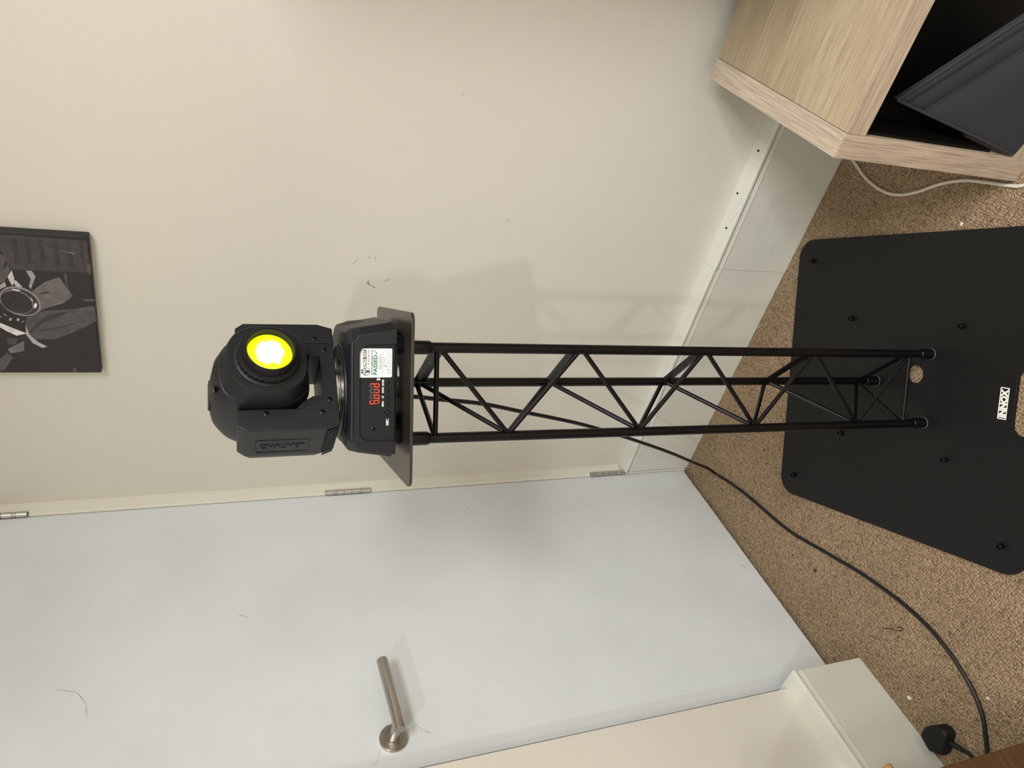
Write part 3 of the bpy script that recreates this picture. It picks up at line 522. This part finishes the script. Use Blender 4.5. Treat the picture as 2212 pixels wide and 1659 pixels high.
# inspection sticker
stk = MB().prism(rrect(0.0308, 0.0710, zr(1.0822), zr(1.1273), 0.0018, 4), XZ, PF + 0.0005, PF - 0.0004).build('inspection_sticker', M_STICK, pan, rot=(0, 0, 0)); stk['label'] = 'white inspection sticker with green PASSED'
SF = PF - 0.0004
def stext(body, x, z, w, size, m=M_INK, bold=0.0): text('sticker_print', body, size, m, stk, (x, SF, zr(z)), RX, UZ, width=w, depth=0.00006, bold=bold)
cx, cz = 0.0392, zr(1.1183)
MB().ringprism([(cx + 0.0057 * math.cos(2 * PI * i / 28), cz + 0.0057 * math.sin(2 * PI * i / 28)) for i in range(28)], [(cx + 0.0050 * math.cos(2 * PI * i / 28), cz + 0.0050 * math.sin(2 * PI * i / 28)) for i in range(28)], XZ, SF, SF - 0.0001).build('sticker_emblem', M_INK, stk)
MB().box(cx - 0.0014, cx + 0.0014, SF - 0.0001, SF, cz - 0.0046, cz - 0.0004).prism([(cx - 0.0048, cz + 0.0018), (cx - 0.0014, cz - 0.0012), (cx - 0.0006, cz - 0.0004), (cx - 0.0042, cz + 0.0028)], XZ, SF, SF - 0.0001).prism([(cx + 0.0048, cz + 0.0018), (cx + 0.0014, cz - 0.0012), (cx + 0.0006, cz - 0.0004), (cx + 0.0042, cz + 0.0028)], XZ, SF, SF - 0.0001).build('sticker_emblem', M_INK, stk)
MB().prism(rrect(cx - 0.0024, cx - 0.0006, cz + 0.0036, cz + 0.0066, 0.0004, 2), XZ, SF, SF - 0.0001).prism(rrect(cx + 0.0006, cx + 0.0024, cz + 0.0036, cz + 0.0066, 0.0004, 2), XZ, SF, SF - 0.0001).build('sticker_emblem', M_INK, stk)
MB().rev((cx, SF, cz + 0.0014), (0, -1, 0), [(0, 0.0012), (0.0001, 0.0012)], 14).build('sticker_emblem', M_INKG, stk)
MB().prism(rrect(0.0460, 0.0695, zr(1.1178), zr(1.1226), 0.0022, 5), XZ, SF, SF - 0.00008).build('sticker_banner', M_INK, stk)
MB().prism([(0.0584, zr(1.1180)), (0.0672, zr(1.1180)), (0.0688, zr(1.1190)), (0.0692, zr(1.1202)), (0.0688, zr(1.1214)), (0.0672, zr(1.1224)), (0.0584, zr(1.1224))], XZ, SF, SF - 0.00011).build('sticker_banner', M_INKG, stk)
text('sticker_print', 'PRO', 0.0046, M_WHITE, stk, (0.0474, SF - 0.0001, zr(1.1187)), RX, UZ, width=0.0098, depth=0.00008, bold=0.0003)
text('sticker_print', 'PAT', 0.0046, M_WHITE, stk, (0.0590, SF - 0.0001, zr(1.1187)), RX, UZ, width=0.0090, depth=0.00008, bold=0.0001)
stext('Tel. 0207-965-7525', 0.0475, 1.1138, 0.0215, 0.0032, bold=0.00006)
stext('www.propatlondon.co.uk', 0.0345, 1.1095, 0.0348, 0.0034, bold=0.0001)
stext('PASSED', 0.0345, 1.1030, 0.0275, 0.0076, M_GREEN, 0.00022)
MB().prism([(0.0625, zr(1.1052)), (0.0634, zr(1.1056)), (0.0640, zr(1.1040)), (0.0690, zr(1.1088)), (0.0696, zr(1.1084)), (0.0640, zr(1.1024))], XZ, SF, SF - 0.0001).build('sticker_print', M_GREEN, stk)
stext('0312521', 0.0425, 1.0972, 0.0190, 0.0050, M_INK, 0.0)
stext('TESTED FOR ELECTRICAL SAFETY', 0.0355, 1.0946, 0.0330, 0.0022)
stext('DATE TESTED', 0.0455, 1.0922, 0.0140, 0.0020)
for i, yv in enumerate(('23', '24', '25', '26', '27', '28', '29')): stext(yv, 0.0350 + i * 0.0050, 1.0893, 0.0022, 0.0022)
MB().prism([(0.0448, zr(1.0896)), (0.0452, zr(1.0891)), (0.0476, zr(1.0913)), (0.0468, zr(1.0919))], XZ, SF, SF - 0.0001).build('sticker_print', M_INK, stk)
for i, mv in enumerate('JFMAMJJASOND'): stext(mv, 0.0352 + i * 0.00292, 1.0865, 0.0014, 0.0020)
MB().prism([(0.0408, zr(1.0862)), (0.0413, zr(1.0860)), (0.0427, zr(1.0880)), (0.0420, zr(1.0882))], XZ, SF, SF - 0.0001).build('sticker_print', M_INK, stk)
stext('ELECTRICAL SAFETY', 0.0355, 1.0840, 0.0330, 0.0015)
# pan bearing on the base top
MB().rev((0, 0, 0.0770), (0, 0, 1), [(0, 0.072), (0.0030, 0.071), (0.0042, 0.068), (0.0030, 0.065), (0.0018, 0.062)], 48, True, True).build('pan_rim', M_PLAS2, base, smooth=40)
MB().rev((0, 0, 0.0775), (0, 0, 1), [(0, 0.047), (0.0050, 0.047), (0.0056, 0.0462), (0.0056, 0.044), (0.0064, 0.044), (0.0080, 0.046), (0.0110, 0.046)], 48).build('pan_bearing', M_CHROME, mh, smooth=35)

# yoke: own axes turned on the base
RY = math.atan2(-0.4002, 0.9164) - ROTS
ROTY = (0, 0, RY)
DP = 0.0503
def arm(sgn):
    pr_ = [(0.0518, 1.1515), (0.0772, 1.1515), (0.0840, 1.1725), (0.0836, 1.2745), (0.0756, 1.2850), (0.0518, 1.2850)]
    pts = [(sgn * p, zr(z)) for p, z in pr_]
    n = len(pts)
    # the back and front outlines draw in a little, so the cover looks moulded
    ctr_ = (sgn * 0.066, zr(1.218)); sh = lambda k: [(ctr_[0] + (p - ctr_[0]) * k if abs(p) > 0.0519 else p, ctr_[1] + (q - ctr_[1]) * (1 - (1 - k) * 0.6)) for p, q in pts]
    rings = [[(p, -DP, q) for p, q in sh(0.985)], [(p, -DP + 0.002, q) for p, q in pts], [(p, DP - 0.016, q) for p, q in pts], [(p, DP, q) for p, q in sh(0.80)]]
    return MB().loft(rings).build('yoke_arm', M_PLAS, mh, rot=ROTY, bevel=0.0010)
armL, armR = arm(-1), arm(1)
brg = [(-0.0517, 1.1518), (0.0517, 1.1518), (0.0517, 1.2090), (0.0405, 1.1985), (0.0327, 1.1850), (0.0322, 1.1722), (-0.0322, 1.1722), (-0.0327, 1.1850), (-0.0415, 1.2000), (-0.0517, 1.2090)]
bridge = MB().prism([(p, zr(z)) for p, z in brg], XZ, -DP + 0.0006, DP - 0.010).build('yoke_bridge', M_PLAS, mh, rot=ROTY, bevel=0.0008)
for par, p, z in ((armL, -0.0583, 1.2481), (armL, -0.0580, 1.1749), (bridge, -0.0390, 1.1635), (bridge, 0.0410, 1.1652), (armR, 0.0596, 1.1775)):
    screw(par, (p, -DP + (0.0003 if par is bridge else 0), zr(z)), (0, -1, 0), 0.0034)
# recessed name plate on the near arm
OXF = -0.0842
fy = lambda n: -n
MB().ringprism(rrect(-0.0185, 0.0235, zr(1.1895), zr(1.2620), 0.004, 4), rrect(-0.0172, 0.0222, zr(1.1908), zr(1.2607), 0.0034, 4), YZ, OXF + 0.0010, OXF - 0.0004).build('name_frame', M_PLAS, armL, bevel=0.0003)
text('name_lettering', 'CHAUVET', 0.0180, M_PLAS2, armL, (OXF + 0.0002, 0.0085, zr(1.2560)), (0, 0, -1), (0, -1, 0), width=0.0600, depth=0.0009, bold=0.0004, label='embossed CHAUVET lettering')
# cooling ribs along the lower slope of the near arm
nrib = 11
for k in range(nrib):
    yy = -0.0420 + k * 0.0079
    MB().prism([(-0.0838, zr(1.1690)), (-0.0852, zr(1.1690)), (-0.0792, zr(1.1532)), (-0.0776, zr(1.1532))], XZ, yy, yy + 0.0042).build('vent_rib', M_PLAS, armL, bevel=0.0004)
# tilting head
ZHP = 1.2550
TAU = math.radians(5.6)
HR = (TAU, 0, RY)
HL = (0, 0, zr(ZHP))
def sect(y, hw, hh, e, n=40, cz=0.0):
    r = []
    for i in range(n):
        t = 2 * PI * i / n; c, s = math.cos(t), math.sin(t)
        r.append((hw * math.copysign(abs(c) ** (2 / e), c), y, cz + hh * math.copysign(abs(s) ** (2 / e), s)))
    return r
head = MB().loft([sect(-0.0985, 0.0485, 0.0500, 2.5), sect(-0.0972, 0.0496, 0.0512, 2.5), sect(-0.0960, 0.0500, 0.0518, 2.5), sect(-0.0640, 0.0503, 0.0560, 3.0), sect(-0.0630, 0.0505, 0.0580, 3.0), sect(-0.040, 0.0507, 0.0640, 3.0), sect(-0.005, 0.0507, 0.0655, 2.7), sect(0.030, 0.0507, 0.0640, 2.5),
                  sect(0.054, 0.0500, 0.0600, 2.4), sect(0.074, 0.0470, 0.0520, 2.3), sect(0.088, 0.0410, 0.0420, 2.2), sect(0.097, 0.0320, 0.0300, 2.1), sect(0.101, 0.0180, 0.0160, 2.0)]).build('head', M_PLAS, mh, HL, HR, smooth=28)
MB().rev((0, -0.096, 0), (0, -1, 0), [(0, 0.0425), (0.0030, 0.0425), (0.0036, 0.0415)], 40).build('face_ring', M_PLAS2, head, smooth=35)
# knurled focus ring
n = 96
kn = []
for d, r0_ in ((0.0975, 0.0385), (0.0985, 0.0392), (0.1075, 0.0392), (0.1090, 0.0380), (0.1092, 0.0335)):
    kn.append([((r0_ + (0.0006 if (i % 3) else -0.0006) * (r0_ > 0.0388)) * math.cos(2 * PI * i / n), -d, (r0_ + (0.0006 if (i % 3) else -0.0006) * (r0_ > 0.0388)) * math.sin(2 * PI * i / n)) for i in range(n)])
MB().loft(kn).build('focus_ring', M_RUB, head, smooth=20)
MB().rev((0, -0.1085, 0), (0, -1, 0), [(0, 0.0340), (0.0125, 0.0330), (0.0138, 0.0322), (0.0140, 0.0298), (0.0110, 0.0290), (0.0000, 0.0288)], 48, False, False).build('lens_barrel', M_RUB, head, smooth=35)
def lens_mat():
    m = bpy.data.materials.new('lit_yellow_lens'); m.use_nodes = True; nt = m.node_tree; N = nt.nodes; L = nt.links; b = N['Principled BSDF']
    b.inputs['Base Color'].default_value = (0.5, 0.6, 0.02, 1); b.inputs['Roughness'].default_value = 0.08
    tc = N.new('ShaderNodeTexCoord'); sx = N.new('ShaderNodeVectorMath'); sx.operation = 'MULTIPLY'; sx.inputs[1].default_value = (1, 0, 1); L.new(tc.outputs['Object'], sx.inputs[0])
    ln = N.new('ShaderNodeVectorMath'); ln.operation = 'LENGTH'; L.new(sx.outputs[0], ln.inputs[0])
    mr = N.new('ShaderNodeMapRange'); mr.inputs['From Min'].default_value = 0.0; mr.inputs['From Max'].default_value = 0.0285; ns = N.new('ShaderNodeTexNoise'); ns.inputs['Scale'].default_value = 130; L.new(tc.outputs['Object'], ns.inputs['Vector'])
    ms = N.new('ShaderNodeMath'); ms.operation = 'MULTIPLY_ADD'; ms.inputs[1].default_value = 0.012; L.new(ns.outputs['Fac'], ms.inputs[0]); L.new(ln.outputs['Value'], ms.inputs[2])
    sb_ = N.new('ShaderNodeMath'); sb_.operation = 'SUBTRACT'; sb_.inputs[1].default_value = 0.006; L.new(ms.outputs[0], sb_.inputs[0]); L.new(sb_.outputs[0], mr.inputs['Value'])
    r = N.new('ShaderNodeValToRGB'); e = r.color_ramp.elements
    e[0].position = 0.40; e[0].color = (1.0, 1.0, 0.80, 1); e[1].position = 0.66; e[1].color = (0.80, 0.92, 0.005, 1)
    x = e.new(0.95); x.color = (0.62, 0.72, 0.0, 1)
    L.new(mr.outputs['Result'], r.inputs['Fac']); L.new(r.outputs['Color'], b.inputs['Emission Color'])
    r2 = N.new('ShaderNodeValToRGB'); r2.color_ramp.elements[0].position = 0.40; r2.color_ramp.elements[0].color = (1, 1, 1, 1); r2.color_ramp.elements[1].position = 0.68; r2.color_ramp.elements[1].color = (0.22, 0.22, 0.22, 1)
    L.new(mr.outputs['Result'], r2.inputs['Fac'])
    ml = N.new('ShaderNodeMath'); ml.operation = 'MULTIPLY'; ml.inputs[1].default_value = 5.5; L.new(r2.outputs['Color'], ml.inputs[0]); L.new(ml.outputs[0], b.inputs['Emission Strength'])
    return m
MB().rev((0, -0.1105, 0), (0, -1, 0), [(0, 0.0290), (0.0020, 0.0245), (0.0038, 0.0170), (0.0046, 0.0090), (0.0049, 0.0)], 40).build('lens', lens_mat(), head, smooth=60)
# screw recess, seam and tail louvre on the head shell
MB().rev((-0.0225, -0.0480, 0.0604), (-0.15, -0.10, 1), [(-0.004, 0.0042), (0.0022, 0.0042), (0.0023, 0.0)], 14).build('screw_recess', M_HOLE, head, smooth=40)
MB().box(-0.0262, -0.0188, -0.0484, -0.0474, 0.0622, 0.0634).build('screw_slot', M_INKG, head)
MB().box(-0.020, 0.020, 0.0050, 0.022, 0.0625, 0.0652).build('top_plate_badge', M_PLAS2, head, bevel=0.001)
MB().rev((-0.0495, 0, 0), (-1, 0, 0), [(0, 0.030), (0.0022, 0.030)], 32).build('pivot_disc', M_PLAS2, head, smooth=35)
MB().rev((0.0495, 0, 0), (1, 0, 0), [(0, 0.030), (0.0022, 0.030)], 32).build('pivot_disc', M_PLAS2, head, smooth=35)
MB().box(0.036, 0.044, -0.028, -0.008, zr(1.1722), zr(1.2050)).build('cable_bracket', M_STEEL, mh, rot=ROTY, bevel=0.0006)

# ------------------------------------------------------------------ cables and plug
cab = [(-0.4003, -0.3629, 1.095), (-0.384, -0.3531, 1.098), (-0.3659, -0.3424, 1.085), (-0.3615, -0.3421, 1.06), (-0.3636, -0.3385, 0.9961), (-0.3578, -0.3259, 0.9454), (-0.3486, -0.3055, 0.8603), (-0.3305, -0.2658, 0.7613), (-0.302, -0.2033, 0.61), (-0.269, -0.1311, 0.4693), (-0.2188, -0.0211, 0.2748), (-0.1761, 0.0726, 0.1261),
       (-0.156, 0.120, 0.048), (-0.163, 0.142, 0.010), (-0.2153, 0.1239, 0.0042), (-0.2912, 0.0985, 0.0042), (-0.4337, 0.0601, 0.0042), (-0.5585, 0.0031, 0.0042), (-0.6559, -0.0413, 0.0042), (-0.7605, -0.0757, 0.0042), (-0.8436, -0.0869, 0.0042), (-0.9243, -0.0761, 0.0042), (-0.9798, -0.0516, 0.0042), (-1.0214, -0.0125, 0.0042), (-1.075, 0.04, 0.0042), (-1.18, 0.07, 0.0042)]
tag(MB().tube(spline(cab, 7), 0.0040, 10).build('power_cable', M_CABLE, smooth=60), 'long black power cable running from the stage light across the carpet', 'cable')
wc = [(-0.045, -0.80, 0.0035), (-0.0355, -0.7517, 0.0035), (-0.072, -0.7421, 0.0035), (-0.1265, -0.7263, 0.0035), (-0.1817, -0.7228, 0.0035), (-0.2238, -0.7329, 0.0035), (-0.2603, -0.7558, 0.0035), (-0.2981, -0.7896, 0.0035), (-0.3383, -0.815, 0.0035), (-0.3822, -0.8309, 0.0035), (-0.4251, -0.844, 0.0035), (-0.4486, -0.8554, 0.0035), (-0.50, -0.90, 0.0035), (-0.60, -1.02, 0.0035), (-0.68, -1.30, 0.0035), (-0.70, -1.75, 0.0035)]
tag(MB().tube(spline(wc, 7), 0.0034, 10).build('white_cable', M_WCABLE, smooth=60), 'white cable curving over the carpet at the foot of the cube shelf', 'cable')
pg = empty('mains_plug', (-0.965, 0.066, 0.0)); tag(pg, 'black three-pin mains plug lying on the carpet by the skirting', 'plug')
po = Vector((-0.965, 0.066, 0))
out = [(-0.9458, 0.0821), (-0.9417, 0.0718), (-0.9403, 0.0600), (-0.9524, 0.0316), (-0.9632, 0.0250), (-0.9742, 0.0266), (-0.9811, 0.0417), (-0.9921, 0.0668), (-0.9897, 0.0717), (-0.9730, 0.0873)]
cxp = sum(p[0] for p in out) / len(out); cyp = sum(p[1] for p in out) / len(out)
def ring(k, z): return [((cxp + (p[0] - cxp) * k) - po.x, (cyp + (p[1] - cyp) * k) - po.y, z) for p in out]
MB().loft([ring(0.92, 0.001), ring(1.02, 0.004), ring(1.04, 0.013), ring(1.04, 0.022), ring(1.0, 0.0275), ring(0.86, 0.0310)]).build('plug_body', M_RUB, pg, bevel=0.0015)
pc = [p - po for p in spline([(-0.974, 0.048, 0.014), (-0.988, 0.041, 0.012), (-1.002, 0.034, 0.009), (-1.018, 0.029, 0.006), (-1.05, 0.045, 0.0038), (-1.10, 0.08, 0.0038)], 6)]
MB().tube(pc, [0.0075 - 0.0040 * min(1, i / 15) for i in range(len(pc))], 10).build('plug_lead', M_RUB, pg, smooth=60)
MB().box(0.0, 0.012, 0.0, 0.006, -0.0, 0.002).build('earth_pin', M_STEEL, pg, loc=(0.004, 0.004, 0.0005), bevel=0.0004)

# ------------------------------------------------------------------ brown wooden furniture by the plug
wf = empty('wooden_stand', (-1.0755, -0.195, 0)); tag(wf, 'brown varnished wooden panel with a peg beside the black plug', 'furniture')
MB().box(-0.42, 0.0, 0.0, 0.030, 0.0005, 0.62).build('front_panel', W_BROWN, wf, bevel=0.002)
MB().box(-0.025, -0.003, 0.030, 0.165, 0.0005, 0.62).build('side_rail', W_BROWN, wf, bevel=0.002)
MB().rev((-0.003, 0.130, 0.2900), (1, 0, 0), [(-0.004, 0.0078), (0.055, 0.0078), (0.060, 0.0068), (0.062, 0.0)], 20).build('peg', W_PEG, wf, smooth=40)

# ------------------------------------------------------------------ bits lying on the carpet
def scrap(name, x, y, pts, h, m, label, cat='scrap', grp=None):
    o = MB().prism(pts, XY, 0.0003, h).build(name, m, loc=(x, y, 0)); tag(o, label, cat, grp); return o
scrap('paper_scrap', -0.3843, -0.7479, [(-0.004, -0.003), (0.005, -0.004), (0.001, 0.004)], 0.0014, M_SCRAP, 'small white triangular paper scrap beside the base plate edge')
scrap('paper_scrap', -0.8766, 0.0706, [(-0.005, -0.002), (0.0, -0.004), (0.005, 0.0), (0.003, 0.004), (-0.003, 0.003)], 0.0022, M_SCRAP, 'white crumpled scrap on the carpet below the door skirting')
scrap('paper_scrap', -0.9652, -0.0844, [(-0.004, -0.001), (0.001, -0.0025), (0.004, 0.001), (0.0, 0.0025)], 0.0018, M_SCRAP, 'tiny white fleck beside the long black cable')
scrap('dirt_clump', -0.5541, 0.0690, [(-0.004, -0.002), (0.001, -0.004), (0.004, 0.0), (0.002, 0.004), (-0.003, 0.003)], 0.0030, M_DARKDIRT, 'dark brown clump of dirt on the carpet below the door', 'dirt')
th = spline([(-0.752, 0.012, 0.002), (-0.760, 0.000, 0.002), (-0.7678, -0.0100, 0.003), (-0.778, -0.018, 0.002), (-0.782, -0.028, 0.002), (-0.776, -0.028, 0.003), (-0.772, -0.020, 0.004)], 6)
tag(MB().tube(th, 0.0007, 6).build('loose_thread', M_INK, smooth=60), 'thin dark thread lying looped on the carpet', 'thread')
fl_rng = random.Random(3)
flk = MB()
for i in range(70):
    x = fl_rng.uniform(-1.05, -0.08); y = fl_rng.uniform(-0.85, 0.2)
    if min((x - c.x) ** 2 + (y - c.y) ** 2 for c in spline(cab, 7)) < 0.0001 or x > -0.47 and y < -0.80: continue
    if abs((x + 0.4878) * 0.5098 + (y + 0.44) * -0.8603) < 0.325 and -0.285 < (x + 0.4878) * 0.8603 + (y + 0.44) * 0.5098 < 0.35: continue
    s = fl_rng.uniform(0.0006, 0.0013); a = fl_rng.uniform(0, PI); flk.cur = 0 if fl_rng.random() < 0.45 else 1
    p = [(x + s * k * math.cos(a + t), y + s * k * math.sin(a + t)) for t, k in ((0, 1.6), (1.6, .7), (3.1, 1.5), (4.7, .6))]
    flk.prism(p, XY, 0.0002, 0.0022)
tag(flk.build('carpet_flecks', [M_SCRAP, M_DARKDIRT]), 'scattered pale and dark flecks on the brown carpet', 'flecks', kind='stuff')

# ------------------------------------------------------------------ ceiling lamp, added fill lamp and fill panel
for i, ((lx, ly), pw, rad) in enumerate(LAMPS):
    cl = empty('ceiling_or_fill_lamp', (lx, ly, CEIL)); tag(cl, ('round ceiling lamp over the wooden stand side of the room', 'added round fill lamp over the middle of the room')[i], 'lamp', 'ceiling and fill lamps')
    MB().rev((0, 0, -0.0005), (0, 0, -1), [(0, rad + 0.03), (0.030, rad + 0.03), (0.036, rad + 0.02)], 36).build('housing', M_WHITE, cl, smooth=40)
    MB().rev((0, 0, -0.034), (0, 0, -1), [(0, rad + 0.01), (0.004, rad + 0.008), (0.006, 0.0)], 36).build('diffuser', mat('lamp_diffuser_%d' % i, (250, 246, 236), 0.6, emit=(255, 244, 226), estr=4.0), cl, smooth=40)

for (lx, ly), pw, sx, sy in FILL_PANELS:
    cl = empty('fill_panel', (lx, ly, CEIL)); tag(cl, 'added large square fill light panel over the middle of the room', 'lamp')
    MB().ringprism(rrect(-sx / 2 - .03, sx / 2 + .03, -sy / 2 - .03, sy / 2 + .03, .004, 1), rrect(-sx / 2, sx / 2, -sy / 2, sy / 2, .002, 1), XY, -0.0005, -0.022).build('fill_panel_frame', M_WHITE, cl)
    MB().box(-sx / 2, sx / 2, -sy / 2, sy / 2, -0.016, -0.012).build('diffuser', mat('fill_panel_diffuser', (250, 246, 236), 0.6, emit=(255, 246, 232), estr=1.5), cl)
